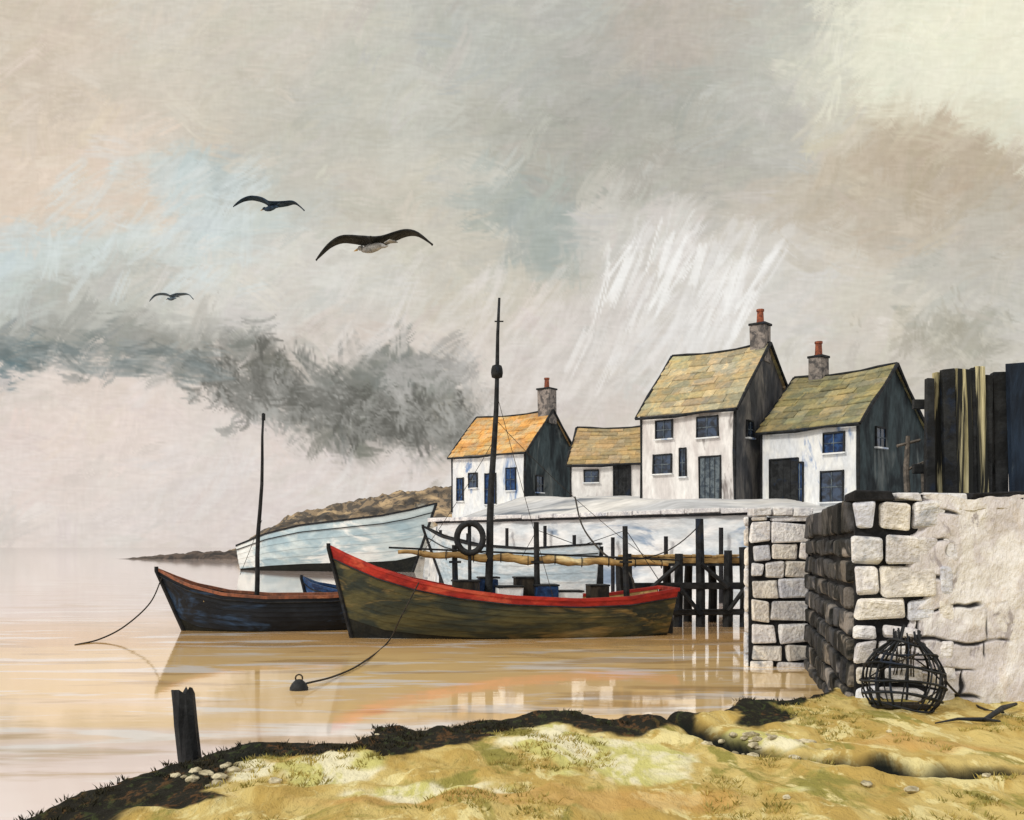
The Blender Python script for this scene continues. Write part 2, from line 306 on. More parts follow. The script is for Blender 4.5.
# ---------------------------------------------------------------- foreground bank
ZB=0.42
edge_px=[(18,822),(50,803),(95,787),(140,768),(180,757),(232,743),(300,742),(350,741),(378,724),(410,730),(445,728),(490,716),(550,708),(612,719),(660,716),(705,711),(740,701),(800,697)]
cont=[(G(x,y,ZB).x,G(x,y,ZB).y) for x,y in edge_px]
poly=[(-60,-20),(-30,-6),(-12,2),(-5.2,5.4)]+cont+[(4.6,14.2),(60,15),(60,-20)]
def bank():
    xs=np.concatenate([np.arange(-40,-9,0.6),np.arange(-9,9,0.04),np.arange(9,40,0.6)])
    ys=np.concatenate([np.arange(-14,4,0.5),np.arange(4,15,0.04)])
    X,Y=np.meshgrid(xs,ys)
    wx=fbm(X*1.3,Y*1.3,4,3)*0.28; wy=fbm(X*1.3+9,Y*1.3,4,8)*0.34
    d=segdist(X+wx,Y+wy,poly,True); d=np.where(inside(X+wx,Y+wy,poly),d,-d)
    lump=np.maximum(fbm(X*2.6,Y*1.5,4,55),0)
    Z=-0.35+ (ZB+0.35)*sstep(d,-0.22,0.12)+ fbm(X*0.8,Y*0.8,3,21)*0.07*sstep(d,0,1)+fbm(X*4,Y*3,4,5)*0.05*sstep(d,-.3,.2)+lump*.10*sstep(d,.0,.4)
    Z-=0.10*sstep(-X,2.2,4)*sstep(d,0,.6)
    dl=[(G(x,y,ZB).x,G(x,y,ZB).y) for x,y in [(540,709),(600,712),(640,716),(690,724),(718,738),(755,750),(800,757),(860,768),(940,771),(1060,776)]]
    dd=segdist(X+wx*.5,Y+wy*.5,dl); Z-=0.12*(1-sstep(dd,0.0,0.22)); Z+=.05*np.exp(-((dd-.35)/.15)**2)
    ditch=1-sstep(dd+fbm(X*3,Y*2,3,61)*.10,0.09,0.26)
    wid=0.34+0.6*sstep(fbm(X*.8,Y*.1,3,90),-.25,.4)
    edge=1-sstep(d+fbm(X*2,Y*1.4,4,30)*0.6,wid*.75,wid)
    def spot(px,py,rx,ry,s=1.0):
        g=G(px,py,ZB); return s*np.exp(-(((X-g.x)/rx)**2+((Y-g.y)/ry)**2))
    nz=fbm(X*2.2,Y*1.5,4,33)
    dk=spot(445,740,.7,.8)+spot(400,744,.3,.8)+spot(185,778,.35,.5)+spot(190,803,.22,.2)+spot(640,722,.6,.6)+spot(760,712,.45,1.)+spot(60,806,.7,.4)+spot(120,782,.6,.5)+spot(250,750,.5,.4)
    edge=np.maximum(edge,sstep(dk+nz*.5,.5,.64))
    lt=spot(560,745,.9,.7)+spot(330,768,.9,.5)+spot(640,765,.5,.9)+spot(760,740,.5,.4,1.3)+spot(225,768,.3,.3,1.2)+spot(450,790,.8,.3)
    chalk=sstep(lt+nz*.9,.42,.7)*(1-edge)
    rust=sstep(spot(300,800,1.3,.3)+spot(600,800,1.2,.3)+spot(930,745,1.,.4)+fbm(X*1.2,Y*.9,4,71)*.8,.4,.9)
    m=bpy.data.materials.new('bank_turf'); m.use_nodes=True; k=NT(m.node_tree); b=m.node_tree.nodes['Principled BSDF']
    tc=k.n('ShaderNodeTexCoord').outputs['Object']
    at=lambda n:k.n('ShaderNodeAttribute',attribute_name=n).outputs['Fac']
    v=k.mapping(tc,rot=(0,0,.5),scale=(1.5,.7,1))
    n1=k.noise(v,1.2,4,0.6,0.8).outputs[0]; n2=k.noise(k.mapping(v,loc=(5,3,1)),0.9,5,0.65,0.8).outputs[0]; n3=k.noise(v,8,4,0.7,0.3).outputs[0]
    c=k.mix(k.mapr(n1,0.42,0.56),S(208,186,118),S(188,160,90))
    c=k.mix(k.mapr(n2,0.52,0.62),c,S(150,142,74))
    c=k.mix(k.mapr(k.noise(k.mapping(v,loc=(1,8,1)),1.6,5,0.7,0.5).outputs[0],0.53,0.61),c,S(226,212,152))
    c=k.mix(k.math('MULTIPLY',at('rust'),0.6),c,S(202,158,94))
    c=k.mix(k.math('MULTIPLY',at('chalk'),0.9),c,k.mix(k.mapr(n1,.42,.56),S(240,234,200),S(208,204,128)))
    c=k.mix(k.mapr(n3,0.60,0.74,0,0.5),c,S(104,94,50))
    c=k.mix(k.math('MULTIPLY',at('edge'),0.98),c,k.mix(k.mapr(n3,0.50,0.62),S(20,23,24),k.mix(k.mapr(n1,.45,.55),S(86,60,38),S(50,60,36))))
    c=k.mix(at('ditch'),c,S(24,27,24))
    k.l.new(c,b.inputs['Base Color']); b.inputs['Roughness'].default_value=0.9; b.inputs['Specular IOR Level'].default_value=0.1
    bp=k.n('ShaderNodeBump'); bp.inputs['Strength'].default_value=0.9; bp.inputs['Distance'].default_value=0.05
    k.l.new(n3,bp.inputs['Height']); k.l.new(bp.outputs[0],b.inputs['Normal'])
    gridmesh('grassy_bank',X,Y,Z,m,{'edge':edge,'ditch':ditch,'chalk':chalk,'rust':rust})
    def zat(x,y):
        i=min(np.searchsorted(ys,y),len(ys)-1); j=min(np.searchsorted(xs,x),len(xs)-1); return Z[i,j], d[i,j]
    def eat(x,y): return edge[min(np.searchsorted(ys,y),len(ys)-1),min(np.searchsorted(xs,x),len(xs)-1)]
    gm1=brushmat('grass_blade',S(186,168,98),S(136,128,64),scale=3,fine=0.2); gm2=brushmat('grass_dark',S(34,34,24),S(60,54,34),scale=3)
    mb=MB(); cnt=0
    while cnt<1300:
        x=R.uniform(-5,6.5); y=R.uniform(6.8,13.2); z,dd_=zat(x,y)
        if dd_<0.0 or float(vn(np.array(x*1.7),np.array(y*1.3),5))<(.35 if dd_<.4 else .62): continue
        cnt+=1; dark=eat(x,y)>.4
        for q in range(9):
            a=R.uniform(0,6.28); r=R.uniform(0,.06); hh=R.uniform(.015,.045); bx=x+math.cos(a)*r; by=y+math.sin(a)*r
            t=R.uniform(0,6.28); wv=Vector((math.cos(t),math.sin(t),0))*0.006
            tip=Vector((bx+math.cos(a)*hh*R.uniform(.5,1.5),by+math.sin(a)*hh*.8,z+hh)); p=Vector((bx,by,z-0.01))
            mb.add([p-wv,p+wv,(p+tip)/2+wv*.7+Vector((0,0,hh*.15)),(p+tip)/2-wv*.7+Vector((0,0,hh*.15)),tip],[(0,1,2,3),(3,2,4)],1 if dark else 0)
    mb.build('grass',[gm1,gm2])
    import bmesh
    bm=bmesh.new()
    for i in range(60):
        while True:
            x=R.uniform(-4,6.5); y=R.uniform(7,13); z,dd_=zat(x,y)
            if dd_>0.05: break
        if i<30: x=R.gauss(2.5,.35); y=R.gauss(10.1,.25)
        elif i<44: x=R.gauss(-2.7,.2); y=R.gauss(8.6,.2)
        z,dd_=zat(x,y); s=R.uniform(.015,.06)
        mt=Matrix.Translation((x,y,z+s*.2))@Matrix.Rotation(R.uniform(0,6),4,'Z')@Matrix.Diagonal((s*R.uniform(.9,1.8),s,s*.55,1))
        r=bmesh.ops.create_icosphere(bm,subdivisions=2,radius=1,matrix=mt)
        for vv in r['verts']: vv.co+=Vector((R.uniform(-1,1),R.uniform(-1,1),R.uniform(-1,1)))*s*.12
    me=bpy.data.meshes.new('stones'); bm.to_mesh(me); me.materials.append(brushmat('stone_pale',S(214,204,172),S(150,140,112),scale=8)); o=bpy.data.objects.new('beach_stones',me); sc.collection.objects.link(o)
    return zat
zat=bank()
# ---------------------------------------------------------------- headland, spit, land
def headland():
    m=bpy.data.materials.new('headland'); m.use_nodes=True; k=NT(m.node_tree); b=m.node_tree.nodes['Principled BSDF']
    tc=k.n('ShaderNodeTexCoord').outputs['Object']
    at=lambda n:k.n('ShaderNodeAttribute',attribute_name=n).outputs['Fac']
    n1=k.noise(k.mapping(tc,scale=(.6,.6,1)),0.25,4,0.6,0.8).outputs[0]; n2=k.noise(tc,0.4,4,0.65,0.8).outputs[0]
    lo=k.mix(k.mapr(n1,0.4,0.6),S(140,146,144),S(170,166,154)); lo=k.mix(k.mapr(n2,0.50,0.62),lo,S(96,90,82))
    hi=k.mix(k.mapr(n2,0.45,0.55),S(140,122,98),S(82,76,68)); hi=k.mix(k.mapr(n1,0.56,0.64),hi,S(184,160,124))
    c=k.mix(at('top'),lo,hi); c=k.mix(at('line'),c,S(44,44,44))
    k.l.new(c,b.inputs['Base Color']); b.inputs['Roughness'].default_value=0.9
    D=0.22
    px=[225,238,250,264,280,300,330,350,375,400,430,460,500,560]; py=[552,548,541,530,521,514,507,501,495,491,489,489,493,500]
    xs=np.linspace((228-512)*D,(560-512)*D,320); ys=np.linspace(198,246,110); X,Y=np.meshgrid(xs,ys)
    prof=np.interp(X,[(p-512)*D for p in px],[H+(HZ-q)*D for q in py])
    t=(Y-205-fbm(X*.15,Y*.05,3,4)*3)/15
    tt=np.clip(t,0,1)**0.6; back=1-sstep(Y,228,245)
    Z=-1+(prof+1)*np.clip(tt,0,1)*back+fbm(X*.35,Y*.35,4,9)*1.8*sstep(t,0,.6)*back
    fr=Z/np.maximum(prof,1)
    top=sstep(fr+fbm(X*.2,Y*.2,4,31)*0.35-0.12*np.sin(X*.25),0.4,0.52)
    line=np.clip(1-abs(fr+fbm(X*.12,Y*.12,3,12)*0.3-0.78)/0.09,0,1)*0.85+ (1-sstep(Z,0.0,0.6))*0.7
    gridmesh('headland',X,Y,Z,m,{'top':top,'line':np.clip(line,0,1)})
    xs=np.linspace(-82,-50,140); ys=np.linspace(196,206,24); X,Y=np.meshgrid(xs,ys)
    Z=-0.6+ (0.6+2.3*sstep(X,-80,-62)*(0.75+0.35*fbm(X*.5,Y*.2,3,8)) )*np.sin(np.pi*np.clip((Y-196)/10,0,1))**.6*sstep(-X,50,53)
    Z=np.where(Z>0.2,Z*0.85+fbm(X*.9,Y*.9,3,2)*.3,Z)
    gridmesh('rocky_spit',X,Y,Z,brushmat('spit_rock',S(60,56,54),S(98,86,78),scale=0.4))
headland()
COAST=[(10.3,42.3),(-3.9,57.5),(-7,80),(-9,112),(20,140),(300,200),(300,41),(11,41)]
LY=[36,42,46,48.6,51,60,70,110,200]; LZ=[3.2,3.85,3.92,4.7,4.8,5.42,5.45,6,6]
def land():
    xs=np.concatenate([np.arange(-12,45,0.35),np.arange(45,300,8)]); ys=np.concatenate([np.arange(40,75,0.35),np.arange(75,200,3)])
    X,Y=np.meshgrid(xs,ys); d=segdist(X,Y,COAST,True); d=np.where(inside(X,Y,COAST),d,-d)
    zt=np.interp(Y,LY,LZ); zt=np.where(X<8,np.minimum(zt,3.85+np.clip(d-0.4,0,9)*0.35),zt)
    Z=-1+(zt+1)*sstep(d,0.0,0.35)+fbm(X*.6,Y*.6,3,6)*0.12*sstep(d,.5,2)
    m=brushmat('quayside_ground',S(222,220,215),S(190,192,194),S(116,122,130),scale=0.35,stretch=(.4,1,1),bump=0.6,bscale=2,t3=(0.5,0.6))
    gridmesh('quayside_ground',X,Y,Z,m)
land()
def seawall():
    e=empty('sea_wall',(3,50,0)); a=Vector((10.4,42,0)); b=Vector((-4.1,57.4,0)); dr=(b-a); L=dr.length; dr.normalize(); nrm=Vector((-dr.y,dr.x,0)); 
    if nrm.y>0: nrm=-nrm
    n=90; xs=np.linspace(0,L,n); zs=np.linspace(-0.6,3.93,34); S_,Zz=np.meshgrid(xs,zs)
    off=0.3+fbm(S_*.8,Zz*1.6,4,14)*0.22-Zz*0.03
    X=a.x+dr.x*S_+nrm.x*off; Y=a.y+dr.y*S_+nrm.y*off
    o=gridmesh('face',X,Y,Zz,SEAW,smooth=True); par(o,e)
    mb=MB(); s=0
    while s<L:
        l=R.uniform(1.0,2.2); c=a+dr*(s+l/2); c.z=3.97+R.uniform(-.03,.03)
        mb.box(c+nrm*.12,dr*(l/2-.03),nrm*.38,Vector((0,0,.10)),0,(R.uniform(.8,1.05),)*3,j=.02); s+=l
    mb.build('coping',[STONE],e,bevel=.03)
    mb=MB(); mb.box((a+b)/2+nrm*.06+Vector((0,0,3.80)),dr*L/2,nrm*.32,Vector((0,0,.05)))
    s=1.5
    while s<L:
        c=a+dr*s+nrm*.62; mb.tube([c+Vector((0,0,-.4)),c+Vector((0,0,R.uniform(2.6,3.6)))],.10,6); s+=R.uniform(1.6,3.4)
    mb.build('fenders_and_shadow_gap',[MORTAR],e)
seawall()
# ---------------------------------------------------------------- quay
def stonewall(name,e,a,b,z0,z1,mat,rh=(.26,.42),rl=(.4,.8),prot=.07,jit=.02,skip=None,tint=(.75,1.1)):
    a=Vector(a);b=Vector(b); dr=(b-a); L=dr.length; dr.normalize(); n=Vector((dr.y,-dr.x,0))
    mb=MB(); z=z0
    while z<z1-.05:
        h=min(R.uniform(*rh),z1-z); 
        if z1-z-h<.15: h=z1-z
        s=-R.uniform(0,.1)
        while s<L-.02:
            l=R.uniform(*rl); 
            if L-s-l<.22: l=L-s
            s0=max(s,0)
            g=R.uniform(.014,.05)
            if not(skip and skip(s0,z)) :
                zt=R.uniform(-.02,.02); c=a+dr*((s0+s+l)/2)+n*(prot/2)*R.uniform(.6,1.2)+Vector((0,0,z+h/2+zt*.5))
                t=R.uniform(*tint); tb=R.choice([(1,1,1),(1,.98,.97),(.93,.96,1.03),(1.02,.98,.90)])
                mb.box(c,dr*max((s+l-s0)/2-g,.05),n*prot,Vector((0,0,h/2-g)),0,(t*tb[0],t*tb[1],t*tb[2]),j=jit)
            s+=l
        z+=h
    mb.build(name,[mat],e,bevel=.045)
def rendermat():
    m=bpy.data.materials.new('lime_render'); m.use_nodes=True; k=NT(m.node_tree); b=m.node_tree.nodes['Principled BSDF']
    tc=k.n('ShaderNodeTexCoord').outputs['Object']; v=k.mapping(tc,rot=(0,.5,0),scale=(1,1,.5))
    n1=k.noise(v,1.8,4,.65,.8).outputs[0]; n2=k.noise(k.mapping(v,loc=(4,1,7)),2.6,5,.7,.8).outputs[0]; n3=k.noise(v,11,4,.7).outputs[0]
    c=k.mix(k.mapr(n1,.42,.58),S(246,244,243),S(222,217,219)); c=k.mix(k.mapr(n2,.55,.63,0,.75),c,S(158,150,156)); c=k.mix(k.mapr(n2,.36,.44,.5,0),c,S(228,216,202))
    cr=k.n('ShaderNodeAttribute',attribute_name='joint').outputs['Fac']; c=k.mix(cr,c,S(34,34,38))
    mu=k.n('ShaderNodeVectorMath',operation='SCALE'); k.l.new(c,mu.inputs[0]); k.l.new(k.mapr(n3,.25,.75,.88,1.1,False),mu.inputs['Scale'])
    k.l.new(mu.outputs[0],b.inputs['Base Color']); b.inputs['Roughness'].default_value=.85
    bp=k.n('ShaderNodeBump'); bp.inputs['Strength'].default_value=.9; bp.inputs['Distance'].default_value=.05; k.l.new(n3,bp.inputs['Height']); k.l.new(bp.outputs[0],b.inputs['Normal'])
    return m
def quay():
    e=empty('harbour_wall',(6,18,0)); pts=[(4.46,13.0),(40,13.0),(40,44),(10.45,44),(4.75,20.1),(5.98,20.1)]
    mb=MB(); n=len(pts); vs=[(x,y,-1) for x,y in pts]+[(x,y,3.0) for x,y in pts]
    fs=[[i,(i+1)%n,n+(i+1)%n,n+i] for i in range(n)]+[[n+i for i in range(n)]]
    mb.add(vs,fs); mb.build('core',[MORTAR],e)
    stonewall('outer_stones',e,(4.78,20.1,0),(5.98,20.1,0),-.2,3.05,STONE,(.26,.5),(.34,.75),jit=.045,tint=(.8,1.1))
    stonewall('side_stones',e,(5.95,19.95,0),(4.50,13.08,0),-.2,3.05,STDARK,(.3,.42),(.6,1.1),tint=(.5,1.3),jit=.03)  # return face darkened by its stone colour, standing in for shade
    stonewall('corner_stones',e,(4.42,13.0,0),(5.75,13.0,0),.2,3.03,STONE,(.20,.44),(.34,.75),jit=.045,tint=(.88,1.12),skip=lambda s,z:s>0.75+0.2*math.sin(z*5) and R.random()<.3)
    stonewall('pier_stones',e,(10.4,43.5,0),(4.78,20.15,0),-.2,3.05,STONE,(.35,.5),(.7,1.2))
    xs=np.concatenate([np.linspace(4.9,9,340),np.linspace(9.1,40,200)]); zs=np.linspace(.1,3.06,220); X,Z=np.meshgrid(xs,zs)
    bd=5.30+fbm(Z*2.2,Z*0+3,3,5)*.4
    qx=X+fbm(X*1.7,Z*1.7,3,6)*.30; qz=Z+fbm(X*1.7,Z*1.7,3,2)*.16
    rh_=.40; row=np.floor(qz/rh_); fz=(qz/rh_)%1; ln=.62+.22*np.sin(row*12.9); fx=((qx+row*.37)/ln)%1
    jd=np.minimum(np.minimum(fz,1-fz)*rh_,np.minimum(fx,1-fx)*ln)
    mask=sstep(fbm(X*1.1,Z*1.3,4,60)-.34*sstep(X,5.3,7.0)+.22*np.exp(-((X-5.3)/.45)**2)+.15*np.exp(-((Z-2.95)/.2)**2),.06,.22)
    joint=(1-sstep(jd+fbm(X*6,Z*6,2,9)*.02,.010,.030))*mask
    off=0.075*sstep(X+fbm(X*3,Z*3,4,17)*.35,bd-.02,bd+.1)+fbm(X*1.6,Z*1.6,5,23)*.08*sstep(X,bd,bd+.3)-.06*(1-sstep(X,bd-.05,bd+.03))-.03*joint
    Zt=Z+np.where(Z>2.9,fbm(X*2.2,Z*0,4,40)*.08,0)
    o=gridmesh('lime_render',X,12.985-off,Zt,rendermat(),{'joint':joint}); par(o,e)
    mb=MB(); s=4.4
    while s<16:
        l=R.uniform(.35,.8); mb.box((s+l/2,13.12,3.07+R.uniform(-.02,.03)),(l/2-.02,0,0),(0,.22,0),(0,0,R.uniform(.035,.07)),R.choice([0,0,1]),(R.uniform(.8,1.05),)*3,j=.025); s+=l
    mb.build('coping',[STONE,MORTAR],e,bevel=.02)
    mb=MB()
    for i in range(3): mb.box((4.80+.41*i+.2,20.2,3.1+R.uniform(-.02,.03)),(.19,0,0),(0,.25,0),(0,0,.08),0,(R.uniform(.8,1),)*3,j=.02)
    mb.build('pier_coping',[STONE],e,bevel=.02)
quay()
# ---------------------------------------------------------------- houses
def house(name,cpx,D,th,L,Wd,gz,he,hr,roof,front,gable,wins,chims,cw=.32,gwins=()):
    th=math.radians(th); C=Vector(((cpx-512)/F*D,D,gz)); e1=Vector((-math.cos(th),math.sin(th),0)); e2=Vector((math.sin(th),math.cos(th),0)); up=Vector((0,0,1))
    P=lambda a,b,z:C+e1*a+e2*b+up*z
    E=empty(name,C)
    mb=MB(); b0=-2.0
    vs=[P(0,0,b0),P(L,0,b0),P(L,Wd,b0),P(0,Wd,b0),P(0,0,he),P(L,0,he),P(L,Wd,he),P(0,Wd,he),P(0,Wd/2,hr),P(L,Wd/2,hr)]
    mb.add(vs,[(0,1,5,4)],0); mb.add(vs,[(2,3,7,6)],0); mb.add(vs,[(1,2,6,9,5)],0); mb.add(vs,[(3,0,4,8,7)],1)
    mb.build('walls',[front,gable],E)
    mb=MB(); sl=(hr-he)/(Wd/2); ov=.22; N=9
    sag=lambda a:-.16*math.sin(math.pi*min(max(a/L,0),1))
    for side in (0,1):
        for i in range(N):
            t0=i/N; t1=(i+1.15)/N; s=-.18-R.uniform(0,.15)
            while s<L+.15:
                l=R.uniform(.45,1.5); s1=min(s+l,L+.2)
                def q(a,t,dz):
                    b=-ov+t*(Wd/2+ov); z=he-ov*sl+t*(hr-he+ov*sl)+dz+.05+sag(a)*t
                    b=b if side==0 else Wd-b
                    return P(a,b,z)
                lf=R.uniform(.04,.12); c=R.uniform(.72,1.14); cc=(c,c*R.uniform(.95,1.02),c*R.uniform(.85,1.02))
                t1_=min(t1,1.0); aa=max(s,-.2); t0j=t0+R.uniform(-.012,.012)
                mb.hexa([q(aa,t0j,lf-.06),q(s1-.012,t0j,lf-.06),q(s1-.012,t1_,-.04),q(aa,t1_,-.04),q(aa,t0j,lf),q(s1-.012,t0j,lf),q(s1-.012,t1_,.015),q(aa,t1_,.015)],0,cc)
                s=s1
                if s1>=L+.19: break
    mb.build('roof',[roof],E)
    wob=lambda:Vector((R.uniform(-.04,.04),0,R.uniform(-.04,.04)))
    mb=MB()
    for a in (-.22,L+.22):
        for sgn in (0,1):
            b0_=-ov if sgn==0 else Wd+ov
            A=P(a,b0_,he-ov*sl+.02); B=P(a,Wd/2,hr+.03); mb.tube([A,A.lerp(B,.33)+wob(),A.lerp(B,.66)+wob(),B],[.07,.10,.07,.10],6)
    mb.tube([P(a,Wd/2,hr+.08+sag(a)) for a in np.linspace(-.2,L+.2,7)],[.05,.09,.06,.08,.05,.09,.07],6)
    mb.tube([P(-.2,-ov-.05,he-ov*sl),P(L*.3,-ov-.05,he-ov*sl+.03),P(L*.6,-ov-.05,he-ov*sl-.05),P(L+.2,-ov-.05,he-ov*sl)],[.10,.06,.10,.07],6)
    mb.tube([P(-.02,-.03,-.5),P(-.02,-.03,he*.5)+wob(),P(-.02,-.03,he)],[.06,.10,.08],6); mb.tube([P(L,-.03,-.5),P(L,-.03,he*.5)+wob(),P(L,-.03,he)],[.08,.05,.07],6)
    mb.build('gutters_and_bargeboards',[BLACK],E)
    fr=MB(); gl=MB()
    def win(a,z,w_,h_,kind,gab=False):
        Q=(lambda u,o,zz:P(u,-o,zz)) if not gab else (lambda u,o,zz:P(-o,u,zz))
        ax=(e1 if not gab else e2); nn=(-e2 if not gab else -e1)
        gi={'w':0,'b':1,'d':2,'k':3}[kind]
        gl.box(Q(a,.03,z+h_/2),ax*w_/2,nn*.02,up*h_/2,gi)
        t=.07
        for s_ in (-1,1):
            fr.box(Q(a+s_*(w_/2+t/2),.05,z+h_/2),ax*t/2,nn*.05,up*(h_/2+t),0,j=.02)
        fr.box(Q(a,.05,z+h_+t/2),ax*w_/2,nn*.05,up*t/2,0,j=.02)
        fr.box(Q(a,.09,z-t/2),ax*(w_/2+.12),nn*.09,up*t/2,1)
        if kind in('w','b'):
            fr.box(Q(a,.06,z+h_/2),ax*.02,nn*.02,up*h_/2,2); fr.box(Q(a,.065,z+h_*.5),ax*w_/2,nn*.02,up*.02,2)
        else:
            for q_ in range(-1,2): fr.box(Q(a+q_*w_/4,.06,z+h_/2),ax*.012,nn*.01,up*h_/2,0)
    for wn in wins: win(*wn)
    for wn in gwins: win(*wn,gab=True)
    fr.build('window_frames',[BLACK,WHITE,SLATE],E); gl.build('windows_and_doors',[GLASS,BLUE,SLATE,BLACK],E)
    ch=MB(); pt=MB()
    for a,b,h,pots,pm in chims:
        z0=hr-.9; ch.box(P(a,b,(z0+hr+h)/2),e1*cw,e2*cw*.9,up*(hr+h-z0)/2,0,j=.05)
        ch.box(P(a,b,hr+h+.04),e1*(cw+.07),e2*(cw*.9+.07),up*.06,1)
        for q_ in range(pots):
            o_=(q_-(pots-1)/2)*.3; pt.tube([P(a+o_,b,hr+h+.08),P(a+o_,b,hr+h+.16),P(a+o_,b,hr+h+.17),P(a+o_,b,hr+h+.72),P(a+o_,b,hr+h+.73),P(a+o_,b,hr+h+.84)],[.23,.23,.19,.16,.2,.2],10)
    ch.build('chimney',[CHIM,BLACK],E,bevel=.02); pt.build('chimney_pots',[POT],E)
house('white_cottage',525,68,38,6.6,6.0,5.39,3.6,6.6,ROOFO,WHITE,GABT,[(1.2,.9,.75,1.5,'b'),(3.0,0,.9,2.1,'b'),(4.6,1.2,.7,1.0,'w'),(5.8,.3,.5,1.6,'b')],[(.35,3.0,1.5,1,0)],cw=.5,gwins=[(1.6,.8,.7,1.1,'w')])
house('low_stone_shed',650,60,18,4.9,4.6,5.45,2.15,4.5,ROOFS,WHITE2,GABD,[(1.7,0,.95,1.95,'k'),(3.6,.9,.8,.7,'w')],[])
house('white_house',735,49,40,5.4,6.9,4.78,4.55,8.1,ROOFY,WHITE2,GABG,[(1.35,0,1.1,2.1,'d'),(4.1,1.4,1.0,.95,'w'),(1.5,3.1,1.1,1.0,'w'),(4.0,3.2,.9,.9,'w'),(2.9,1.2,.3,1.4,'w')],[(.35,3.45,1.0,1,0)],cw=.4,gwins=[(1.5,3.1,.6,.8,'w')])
house('harbour_cottage',858,46,48,5.2,6.6,3.92,4.3,7.25,ROOFG,WHITE,GABT,[(1.2,2.9,1.0,.9,'b'),(1.3,.6,1.1,1.4,'w'),(3.9,0,1.5,2.75,'k'),(3.0,0.02,.25,2.5,'b')],[(4.0,3.3,.9,1,0)],cw=.36,gwins=[(2.0,3.2,.8,.9,'w')])
